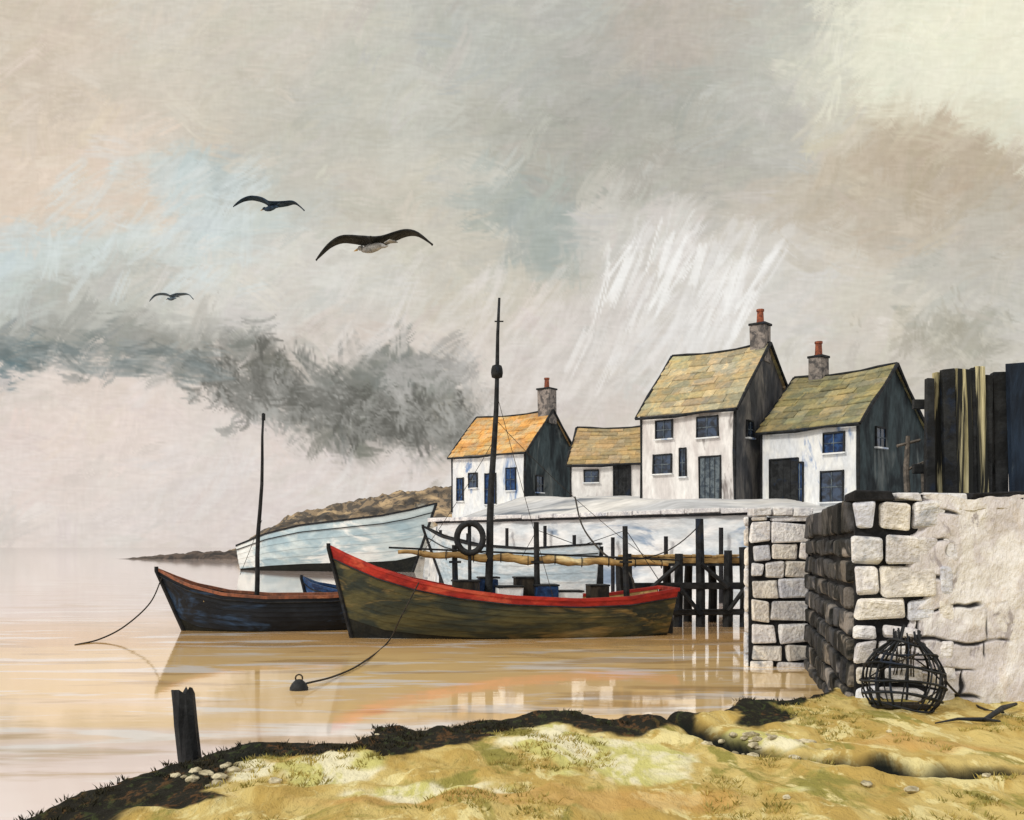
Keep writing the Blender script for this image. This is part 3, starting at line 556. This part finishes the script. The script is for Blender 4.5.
# ---------------------------------------------------------------- boats
def boat(name,bow,stern,B,sheer,keel,hm,rm,strm,inm,stem_rake=.55,redband=.10,ns=9,anti=.0,trans=.62,k_=1.0):
    bow=Vector(bow);stern=Vector(stern); ax=(stern-bow); ax.z=0; L=ax.length; ax.normalize(); sd=Vector((ax.y,-ax.x,0))
    if sd.y>0: sd=-sd
    org=Vector((bow.x,bow.y,0))
    E=empty(name,((bow.x+stern.x)/2,(bow.y+stern.y)/2,0))
    sh=lambda t:float(np.interp(t,[p[0] for p in sheer],[p[1] for p in sheer]))
    s0=sh(0)
    def bm_(t):
        a=min(max(t,0)/.48,1); v=(1-(1-a)**2.3)**.85
        if t>.48: v=1-(1-trans)*((t-.48)/.52)**2
        return max(B/2*v,.03)
    kl=lambda t:keel*(1 if t>.12 else (.55+.45*(max(t,0)/.12)))
    def pt(t,u,side,off=0,inn=0):
        s=sh(t);kz=kl(t); z=kz+(s-kz)*u; b=bm_(t); uc=min(max(u,0),1)
        full=(1-(1-uc)**2.3)**.62; vee=uc**.85; mixf=min(1,max(0,(t-.02)/.4)); y=b*(full*mixf+vee*(1-mixf))
        if t>.8: y*=1-.25*((t-.8)/.2)*(1-uc)
        y=max(y+off-inn,0.0)
        h=(z-keel)/(s0-keel); x=t*L+stem_rake*1.3*(1-h)*(1-min(t,1))**4 - (.25*(1-u))*(max(t-.85,0)/.15)
        q=org+ax*x+sd*(y*side); q.z=z; return q
    T=[0,.008,.02,.04,.065,.09,.12]+[float(x) for x in np.linspace(.15,1,36)]
    mb=MB()
    us=[i/ns*(1-redband) for i in range(ns+1)]
    for side in (1,-1):
        rows=[]
        for i in range(ns):
            rows.append((us[i],.022*k_,i)); rows.append((us[i+1],.0,i))
        rows.append((1-redband,.03*k_,ns)); rows.append((1,.03*k_,ns))
        o=len(mb.v)
        for (u,off,_) in rows:
            for t in T: mb.v.append(tuple(pt(t,u,side,off*min(1,t*12+.1))))
        n=len(T)
        for r in range(len(rows)-1):
            strake=rows[r+1][2]; 
            mi=2 if strake==ns else (1 if us[min(strake,ns-1)]<(-keel+anti)/(s0*.6-keel) and strake<ns*.5 else 0)
            for j in range(n-1):
                f=[o+r*n+j,o+r*n+j+1,o+(r+1)*n+j+1,o+(r+1)*n+j]
                mb.f.append(f if side==1 else f[::-1]); mb.m.append(mi); mb.c.append((1,1,1))
    vs=[pt(1,u,1) for u in np.linspace(0,1,12)]+[pt(1,u,-1) for u in np.linspace(1,0,12)]
    mb.add(vs,[list(range(24))],0)
    mb.build('hull',[hm,ANTI,strm],E)
    mb=MB(); ul=np.linspace(.4,1,8); TT=T[2:]; n=len(TT)
    for side in (1,-1):
        o=len(mb.v)
        for u in ul:
            for t in TT: mb.v.append(tuple(pt(t*.99+.004,u,side,0,.07)))
        for r in range(7):
            for j in range(n-1): mb.f.append([o+r*n+j,o+r*n+j+1,o+(r+1)*n+j+1,o+(r+1)*n+j]); mb.m.append(0); mb.c.append((1,1,1))
    for j in range(n-1):
        a,b=TT[j],TT[j+1]
        mb.add([pt(a,.4,1,0,.07),pt(b,.4,1,0,.07),pt(b,.4,-1,0,.07),pt(a,.4,-1,0,.07)],[(0,1,2,3)],0)
    for t in np.linspace(.12,.95,16):
        for side in (1,-1): mb.tube([pt(t,u,side,0,.09) for u in np.linspace(.45,.97,5)],.03,5)
    mb.build('inner_planking',[inm],E)
    mb=MB()
    for side in (1,-1):
        ps=[pt(t,1,side,0,0)+Vector((0,0,.03)) for t in T]
        o=len(mb.v)
        for i,p in enumerate(ps):
            q=sd*side
            for (dx,dz) in ((-.09,-.04),(.06,-.04),(.06,.045),(-.09,.045)):
                mb.v.append(tuple(p+q*dx*k_*(min(1,T[i]*8+.3))+Vector((0,0,dz*k_))))
        for i in range(len(ps)-1):
            for c in range(4): mb.f.append([o+i*4+c,o+i*4+(c+1)%4,o+(i+1)*4+(c+1)%4,o+(i+1)*4+c]); mb.m.append(0); mb.c.append((1,1,1))
    a,b=pt(1,1,1),pt(1,1,-1); mb.box((a+b)/2+Vector((0,0,.03)),(a-b)/2,ax*.06,Vector((0,0,.05)))
    mb.build('gunwale',[rm],E)
    mb=MB()
    mb.tube([pt(0,float(u),1)-ax*.04 for u in np.linspace(0,1,9)]+[pt(0,1,1)-ax*.04+Vector((0,0,.12))],.06*k_,6)
    for side in (1,-1): mb.tube([pt(t,1-redband,side,.045*k_) for t in T],.022*k_,5)
    mb.build('stem_and_rubbing_strake',[BLACK],E)
    mb=MB()
    for t in (.22,.45,.62,.8):
        a=pt(t,.82,1,0,.05); b=pt(t,.82,-1,0,.05); mb.box((a+b)/2,(a-b)/2,ax*.12,Vector((0,0,.025)))
    vs=[pt(t,.95,1,0,.05) for t in (.03,.06,.1,.14)]+[pt(t,.95,-1,0,.05) for t in (.14,.1,.06,.03)]; mb.add(vs,[list(range(8))])
    mb.build('thwarts',[OCHRE],E)
    mb=MB(); cc=(pt(1,.5,1)+pt(1,.5,-1))/2+ax*.12
    mb.box(cc,ax*.14,sd*.03,Vector((0,0,(sh(1)-keel)/2*.95))); mb.build('rudder',[BLACK],E)
    return E,pt,ax,sd
E,pt,ax,sd=boat('fishing_boat',W(330,549,26.3),W(668,590,27.8),2.7,[(0,2.38),(.05,2.12),(.12,1.82),(.22,1.52),(.35,1.26),(.5,1.08),(.7,.98),(.85,1.02),(1,1.22)],-.45,HULLO,RED,RED,OCHRE,redband=.11)
def mast(E,base,top,r0,r1,z_ball=None,extra=()):
    mb=MB(); base=Vector(base);top=Vector(top); n=9
    pts=[base.lerp(top,i/n)+Vector((.025*math.sin(i*1.3),0,0)) for i in range(n+1)]
    mb.tube(pts,[r0+(r1-r0)*(i/n)**1.3 for i in range(n+1)],10)
    if z_ball:
        t=(z_ball-base.z)/(top.z-base.z); c=base.lerp(top,t)
        mb.tube([c+Vector((0,0,d)) for d in (-.2,-.17,-.05,.05,.14,.17)],[.07,.15,.17,.16,.13,.06],10)
        mb.box(base.lerp(top,.93),(.12,0,0),(0,.02,0),(0,0,.015))
    mb.build('mast',[BLACK],E,smooth=True)
    mb=MB()
    for a,b,sag in extra:
        a=Vector(a);b=Vector(b); mb.tube([a.lerp(b,i/12)-Vector((0,0,sag*4*(i/12)*(1-i/12))) for i in range(13)],.008,5)
    if extra: mb.build('rigging',[ROPE],E)
mb0=W(486,583,27); mb0.z=.1
mast(E,mb0,W(500,298,27),.12,.035,W(0,371,27).z,[(W(497,395,27),pt(.62,1,1),.05),(W(496,420,27),W(655,563,27.4),.2),(W(494,440,27),W(420,556,26.8),.1)])
mb=MB()
for i,(t,u,s_,w_,h_,m_) in enumerate([(.38,.15,1,.34,.28,2),(.455,-.3,1,.26,.36,1),(.51,.2,1,.34,.26,0),(.565,-.2,1,.28,.40,2),(.62,.2,1,.3,.30,1),(.69,.1,1,.36,.22,0),(.78,.1,1,.25,.3,2)]):
    c=pt(t,.75,1)*.5+pt(t,.75,-1)*.5+sd*u; c.z=pt(t,.8,1).z+h_*.75+.1
    mb.box(c,ax*w_,sd*.26,Vector((0,0,h_)),m_,j=.03)
    mb.box(c+Vector((0,0,h_+.02)),ax*(w_+.03),sd*.29,Vector((0,0,.025)),3)
mb.build('fish_boxes',[WHITE,BLUE,DTIM,BLACK],E,bevel=.015)
mb=MB(); N=40; a=W(398,552,26.8); b=W(668,563,27.5)
pts=[a.lerp(b,i/N)+Vector((0,0,.03*math.sin(i*.9)-.06*math.sin(math.pi*i/N))) for i in range(N+1)]
mb.tube(pts,[.03+.085*math.sin(math.pi*min(max(i/N,0.02),.98))**.5*(1+.22*math.sin(i*2.1)+.12*math.sin(i*5.3)) for i in range(N+1)],9)
mb.build('furled_sail',[OCHRE],E,smooth=True)
mb=MB(); mb.tube([a-Vector((.25,0,-.02))+Vector((0,0,.1)),b+Vector((.3,0,.08))],.03,6)
for i in range(3,N,4): 
    p=pts[i]; mb.tube([p+Vector((0,.13*math.cos(q),.13*math.sin(q))) for q in np.linspace(0,6.283,9)],.014,5,cap=False)
mb.build('yard_and_gaskets',[BLACK],E)
mb=MB()
for pxp,tp in ((455,545),(537,522),(626,526)):
    q=W(pxp,tp,27.0); mb.tube([Vector((q.x+.05,27.05,.5)),Vector((q.x,27.05,1.6)),Vector((q.x-.02,27.05,q.z))],[.09,.08,.07],8)
    mb.box((q.x,27.05,W(0,562,27).z),(.16,0,0),(0,.10,0),(0,0,.03))
mb.tube([W(455,548,27.05),W(520,560,27.05),W(537,530,27.05),W(580,546,27.05),W(626,530,27.05),W(662,585,27.3)],.012,5)
mb.build('gallows_posts',[BLACK],E)
mb=MB(); c=W(470,538,26.75); mb.tube([c+Vector((.35*math.cos(q),.03*math.sin(q),.40*math.sin(q))) for q in np.linspace(0,2*math.pi,25)],.085,10,cap=False)
mb.tube([Vector((c.x,26.85,.6)),Vector((c.x-.02,26.85,3.05))],.05,7); mb.build('lifebuoy_on_stanchion',[BLACK],E,smooth=True)
def line(name,pts,r,mat=ROPE,parent=None):
    P=[Vector(p) for p in pts]; P=[P[0]*2-P[1]]+P+[P[-1]*2-P[-2]]; out=[]
    for i in range(1,len(P)-2):
        for s in range(8):
            t=s/8; a,b,c,d=P[i-1],P[i],P[i+1],P[i+2]
            out.append(.5*((2*b)+(c-a)*t+(2*a-5*b+4*c-d)*t*t+(3*b-a-3*c+d)*t**3))
    out.append(P[-2]); mb=MB(); mb.tube(out,r,6); return mb.build(name,[mat],parent,smooth=True)
by=G(299,690,0)
line('mooring_rope',[pt(.235,1.0,1)+sd*.08,W(402,615,25.0),G(388,642,.04),G(362,663,.035),G(335,676,.035),by+Vector((.1,.05,.10))],.018)
e=empty('mooring_buoy',by); mb=MB()
mb.tube([by+Vector((0,0,z)) for z in (-.12,-.09,-.03,.04,.11,.16,.18)],[.04,.11,.15,.155,.12,.07,.03],14); mb.build('float',[BLACK],e,smooth=True)
mb=MB(); mb.tube([by+Vector((.06*math.cos(a),0,.2+.06*math.sin(a))) for a in np.linspace(0,2*math.pi,13)],.014,6); mb.build('ring',[DTIM],e,smooth=True)
E2,pt2,ax2,sd2=boat('moored_sailing_boat',W(158,571,28.6),W(372,600,29.6),2.1,[(0,1.72),(.06,1.5),(.14,1.28),(.3,1.05),(.5,.95),(.8,.95),(1,1.05)],-.4,HULLB,BROWN,HULLB,DTIM,stem_rake=.7,redband=.08)
b2=W(255,600,29); b2.z=.1
mast(E2,b2,W(264,413,29),.075,.03,None,[(W(240,575,29),W(262,520,29),.0)])
mb=MB(); c=W(263.5,417,29); mb.box(c,(.05,0,0),(0,.02,0),(0,0,.1)); mb.build('masthead',[BLACK],E2)
line('anchor_rope',[pt2(.01,.93,1),W(150,603,27.8),W(125,626,26.6),W(100,639,25.5),G(75,645,0)],.02)
boat('blue_dinghy',W(303,580,33.5),W(400,590,33.2),1.5,[(0,1.35),(.1,1.15),(.4,.95),(1,1.0)],-.3,BLUE,BLUE,BLUE,DTIM,stem_rake=.3,redband=.1,ns=5)
boat('white_boat',W(424,530,41),W(600,548,40),2.6,[(0,3.2),(.1,2.8),(.3,2.45),(.6,2.3),(1,2.5)],-.4,PALEB,BLACK,PALEB,OCHRE,stem_rake=1.0,redband=.12,ns=7)
boat('pale_trawler_hull',W(436,504,95),W(242,545,104),5.2,[(0,6.5),(.08,5.9),(.2,5.35),(.4,4.9),(.6,4.5),(.8,3.7),(.93,2.9),(1,2.5)],-.8,PALEH,BLACK,PALEH,DTIM,stem_rake=2.2,redband=.12,ns=6,trans=.35,k_=2.2)
# ---------------------------------------------------------------- jetty
def jetty():
    e=empty('wooden_jetty',(5,31,0)); mb=MB()
    x=3.4
    while x<7.7:
        wd=R.uniform(.16,.24); mb.box((x+wd/2,31.2,2.12+R.uniform(-.015,.02)),(wd/2-.008,0,0),(0,1.05+R.uniform(-.05,.05),0),(0,0,.03),0,j=.008); x+=wd
    mb.build('deck_planks',[OCHRE],e)
    mb=MB(); mb.box((5.5,30.22,1.99),(2.15,0,0),(0,.06,0),(0,0,.08),0,j=.02); mb.build('edge_beam',[OCHRE],e)
    mb=MB()
    mb.box((5.5,32.1,1.97),(2.15,0,0),(0,.08,0),(0,0,.11),0,j=.02); mb.box((5.5,30.25,1.86),(2.15,0,0),(0,.05,0),(0,0,.035),0,j=.01)
    for px,top in ((628,2.2),(678,2.2),(700,3.25),(727,2.3),(744,2.4)):
        for y in (30.05,32.25):
            X=(px-512)/F*30.15; mb.tube([(X+R.uniform(-.05,.05),y,-.6),(X,y,1),(X+R.uniform(-.06,.06),y,top if y<31 else 2.1)],[.15,.14,.12],8)
    mb.box((5.6,29.88,1.25),(2.0,0,0),(0,.05,0),(0,0,.09),0,j=.03)
    mb.box((5.9,29.88,.45),(1.8,0,0),(0,.05,0),(0,0,.08),0,j=.03)
    def br(a,b): mb.tube([Vector(a),Vector(b)],.07,6)
    X=lambda px:(px-512)/F*30
    for p,q,z0,z1 in ((628,678,.6,1.9),(678,700,1.2,.4),(700,727,1.9,1.2),(727,744,.5,1.2)): br((X(p),29.80,z0),(X(q),29.80,z1))
    mb.build('piles_and_bracing',[BLACK],e,smooth=False)
    mb=MB(); mb.tube([(5.67-1.6*i/10,30.05,3.1-1.0*i/10-.2*4*(i/10)*(1-i/10)) for i in range(11)],.018,5)
    mb.build('hand_rope',[ROPE],e)
jetty()
line('quay_mooring_rope',[W(575,497,46),W(582,525,40),W(600,550,34),W(628,572,29.5),pt(.93,1,-1)],.035)
# ---------------------------------------------------------------- upright timbers on quay
e=empty('timber_fence',(6.6,14.6,3.05)); mb=MB()
mats=[BLACK,brushmat('pale_timber',S(206,198,160),S(160,152,114),S(34,36,36),scale=4,stretch=(2.5,1,.15),fine=.35,t3=(.47,.56)),brushmat('blue_timber',S(40,54,72),S(28,36,48),S(90,104,116),scale=4,stretch=(1,1,.2),t3=(.6,.7)),OCHRE]
for x0,x1,t,m,dy in [(925,934,377,0,0),(934,944,374,1,.1),(942,955,368,0,.0),(955,971,372,1,.0),(970,977,366,0,.02),(976,986,370,1,.0),(984,991,374,0,0.04),(992,1007,372,0,.1),(1009,1026,366,2,.0),(1028,1046,370,0,.1),(1047,1062,366,0,.0),(1064,1084,372,2,.08),(1086,1100,369,0,0),(1102,1122,374,1,0),(1124,1144,368,0,0)]:
    Y=14.5+dy; a=(x0-512)/F*Y; b=(x1-512)/F*Y; zt=H+(HZ-t+R.uniform(-3,3))/F*Y; c=((a+b)/2,Y,(3.0+zt)/2)
    mb.box(c,((b-a)/2-.006,0,0),(0,.06,0),(R.uniform(-.035,.035),0,(zt-3.0)/2),m,j=.018)
mb.box((8,14.72,3.55),(2.1,0,0),(0,.04,0),(0,0,.07),0); mb.box((8,14.72,4.5),(2.1,0,0),(0,.04,0),(0,0,.07),0)
mb.build('boards',mats,e,bevel=.01)
e=empty('mooring_bollard_post',W(908,497,15)); mb=MB()
mb.tube([W(908,503,15),W(906,470,15),W(908,436,15)],[.05,.045,.03],7); mb.tube([W(897,446,15),W(920,440,15)],.025,6); mb.tube([W(907,470,15),W(922,462,15),W(924,500,15)],.03,6); mb.build('post',[brushmat('grey_timber',S(120,112,104),S(84,80,76),scale=5)],e)
# ---------------------------------------------------------------- mooring post foreground
p=G(196,752,.36); z,_=zat(p.x,p.y); z=float(z); e=empty('mooring_post',(p.x,p.y,z)); mb=MB()
b0=Vector((p.x+.03,p.y,z-.25)); top=W(183,692,p.y); n=12
pts=[b0.lerp(top,i/5) for i in range(6)]; mb.tube(pts,[.15,.135,.12,.115,.11,.11],n)
for i in range(len(mb.v)):
    v=Vector(mb.v[i]); v+=Vector((R.uniform(-1,1),R.uniform(-1,1),0))*.014
    if i>=5*n: v.z+=R.uniform(-.05,.05)
    mb.v[i]=tuple(v)
mb.build('timber',[BLACK],e); mb=MB()
for i in range(9):
    a=i*0.75; rr=R.uniform(.14,.3); q=Vector((p.x+math.cos(a)*rr,p.y+math.sin(a)*rr,z+.0)); s=R.uniform(.05,.11); mb.box(q,(s,0,0),(0,s*.8,0),(0,0,s*.6),0,j=.03)
mb.build('packing_stones',[STDARK],e,bevel=.02)
# ---------------------------------------------------------------- lobster pot
def pot():
    c=G(901,706,ZB); c.y=12.3; c.x=(901-512)/F*12.3; z0,_=zat(c.x,c.y); c.z=float(z0)
    e=empty('lobster_pot',c); mb=MB(); 
    prof=[(0.0,.34),(.12,.44),(.3,.49),(.48,.47),(.64,.38),(.76,.25),(.84,.15)]
    def rad(z): return float(np.interp(z,[a for a,_ in prof],[b for _,b in prof]))
    tilt=Matrix.Rotation(.12,4,'Y')@Matrix.Rotation(-.1,4,'X')
    for i in range(17):
        a=2*math.pi*i/17+R.uniform(-.12,.12); tw=R.uniform(-.35,.35)
        mb.tube([c+tilt@Vector((rad(z)*math.cos(a+tw*z),rad(z)*math.sin(a+tw*z),z)) for z in np.linspace(0,.84,10)]+[c+tilt@Vector((.16*math.cos(a),.16*math.sin(a),.9+R.uniform(0,.12)))],R.uniform(.009,.017),6)
    for z in (0.02,.16,.31,.5,.66,.80):
        ph=R.uniform(0,6); mb.tube([c+tilt@Vector(((rad(z)+.012)*math.cos(a),(rad(z)+.012)*math.sin(a),z+.03*math.sin(a*2+ph))) for a in np.linspace(0,2*math.pi,29)],R.uniform(.010,.018),6,cap=False)
    mb.build('wicker_frame',[BLACK],e,smooth=True)
    mb=MB(); 
    for i in range(12):
        a=2*math.pi*i/12; mb.tube([c+tilt@Vector((.13*math.cos(a),.13*math.sin(a),.88)),c+tilt@Vector((.10*math.cos(a+.3),.10*math.sin(a+.3),.6)),c+tilt@Vector((.12*math.cos(a+.5),.12*math.sin(a+.5),.4))],.006,5)
    for q in range(4):
        a=R.uniform(0,6.28); mb.tube([c+tilt@Vector((.47*math.cos(a+s*2.2),.47*math.sin(a+s*2.2),.08+.6*s)) for s in np.linspace(0,1,14)],.010,5)
    mb.build('funnel_and_withies',[DTIM],e,smooth=True)
    mb=MB(); mb.box(c+Vector((0,0,.03)),(.33,0,0),(0,.1,0),(0,0,.02),j=.01); mb.box(c+Vector((0,.18,.03)),(.28,0,0),(0,.07,0),(0,0,.02),j=.01); mb.build('base_boards',[DTIM],e)
    def gz(px,py): 
        q=G(px,py,ZB); z,_=zat(q.x,q.y); q.z=float(z)+.02; return q
    line('pot_rope',[c+Vector((.48,-.1,.42)),W(948,684,12.1),gz(962,699),gz(985,709),gz(1004,712)],.014)
    e=empty('driftwood',gz(985,722)); mb=MB()
    mb.tube([gz(935,722),gz(958,722)+Vector((0,0,.03)),gz(985,723)+Vector((0,0,.04)),gz(1003,714)+Vector((0,0,.06)),gz(1016,708)+Vector((0,0,.07))],[.008,.016,.028,.034,.02],8)
    mb.tube([gz(985,723)+Vector((0,0,.04)),gz(1000,729)+Vector((0,0,.03))],[.024,.01],7); mb.build('branch',[BLACK],e,smooth=True)
pot()
# ---------------------------------------------------------------- gulls
def gull(px,py,D,span,lw,rw,body,wing,chord=.25):
    c=W(px,py,D); e=empty('seagull',c); s=D/F
    mb=MB()
    dr=Vector((-.75,.6,.02)).normalized(); L=.42*span/1.4
    zz=[-.62,-.5,-.34,-.15,.08,.28,.4,.48,.56,.62,.70]; rr=[.01,.05,.09,.14,.16,.13,.085,.085,.08,.03,.008]
    mb.tube([c+dr*(a*L)+Vector((0,0,-.02+(.03 if a>.4 else 0)-.02*(a<-.4))) for a in zz],[r*L*.85 for r in rr],10)
    mb.build('body',[body],e,smooth=True)
    mb=MB(); sdv=dr.cross(Vector((0,0,1))).normalized(); t=c-dr*L*.5
    mb.add([t+sdv*.02,t-sdv*.02,t-dr*.14*span/1.4-sdv*.07*span/1.4,t-dr*.16*span/1.4,t-dr*.14*span/1.4+sdv*.07*span/1.4],[(0,1,2,3,4)]); mb.build('tail',[body],e,solid=.01)
    mb=MB(); mb.tube([c+dr*L*.66,c+dr*L*.80-Vector((0,0,.008))],[.014,.004],6); mb.build('bill',[OCHRE],e)
    for nm,wp_ in (('wing_left',lw),('wing_right',rw)):
        P=[Vector((x*s,0,-y*s)) for x,y in wp_]; mb=MB(); n=len(P); N=18; pts=[]
        for j in range(N+1):
            t=j/N*(n-1); i=min(int(t),n-2); f=t-i
            a=P[max(i-1,0)];b=P[i];d=P[i+1];g=P[min(i+2,n-1)]
            q=.5*((2*b)+(d-a)*f+(2*a-5*b+4*d-g)*f*f+(3*b-a-3*d+g)*f**3)
            tt=j/N; ch=chord*span/1.4*(1-.1*tt)*(1-tt**3)**.8+.012
            sweep=(.10*math.sin(min(tt*2,1)*math.pi/2)-.24*max(tt-.45,0))*span
            dn=Vector((0,0,ch*.12))
            le=c+q+Vector((0,sweep,.02)); te=c+q+Vector((0,sweep-ch*.85,-ch*.12)); mid=(le*.65+te*.35)+Vector((0,0,.02*(1-tt)+ch*.15))
            te.z+=ch*.42*(1-.4*tt)
            pts.append((le-dn,mid-dn,te-dn))
        vs=[x for tr in pts for x in tr]; fs=[]
        for j in range(N):
            for r in range(2): fs.append((j*3+r,j*3+r+1,(j+1)*3+r+1,(j+1)*3+r))
        mb.add(vs,fs); mb.build(nm,[wing],e,smooth=True,solid=.018*span/1.4)
GB=brushmat('gull_body',S(170,170,170),S(126,128,130),scale=8); GW=brushmat('gull_wing',S(32,34,36),S(56,58,60),scale=8); GWB=brushmat('gull_wing_blue',S(44,66,88),S(30,44,62),scale=8); GWL=brushmat('gull_wing_far',S(96,116,132),S(72,88,104),scale=8)
gull(373,246,12,1.4,[(0,0),(-10,-4),(-28,-7),(-42,0),(-56,16)],[(0,0),(10,-4),(28,-12),(44,-11),(60,1)],GB,GW)
gull(271,207,20,1.4,[(0,0),(-8,-6),(-18,-9),(-28,-6),(-37,1)],[(0,0),(8,-2),(17,-4),(25,-3),(34,5)],GWB,GWB,chord=.24)
gull(172,298,32,1.4,[(0,0),(-5,-3),(-11,-4),(-17,-2),(-22,4)],[(0,0),(5,-3),(11,-4),(17,-3),(22,2)],GWL,GWL,chord=.22)
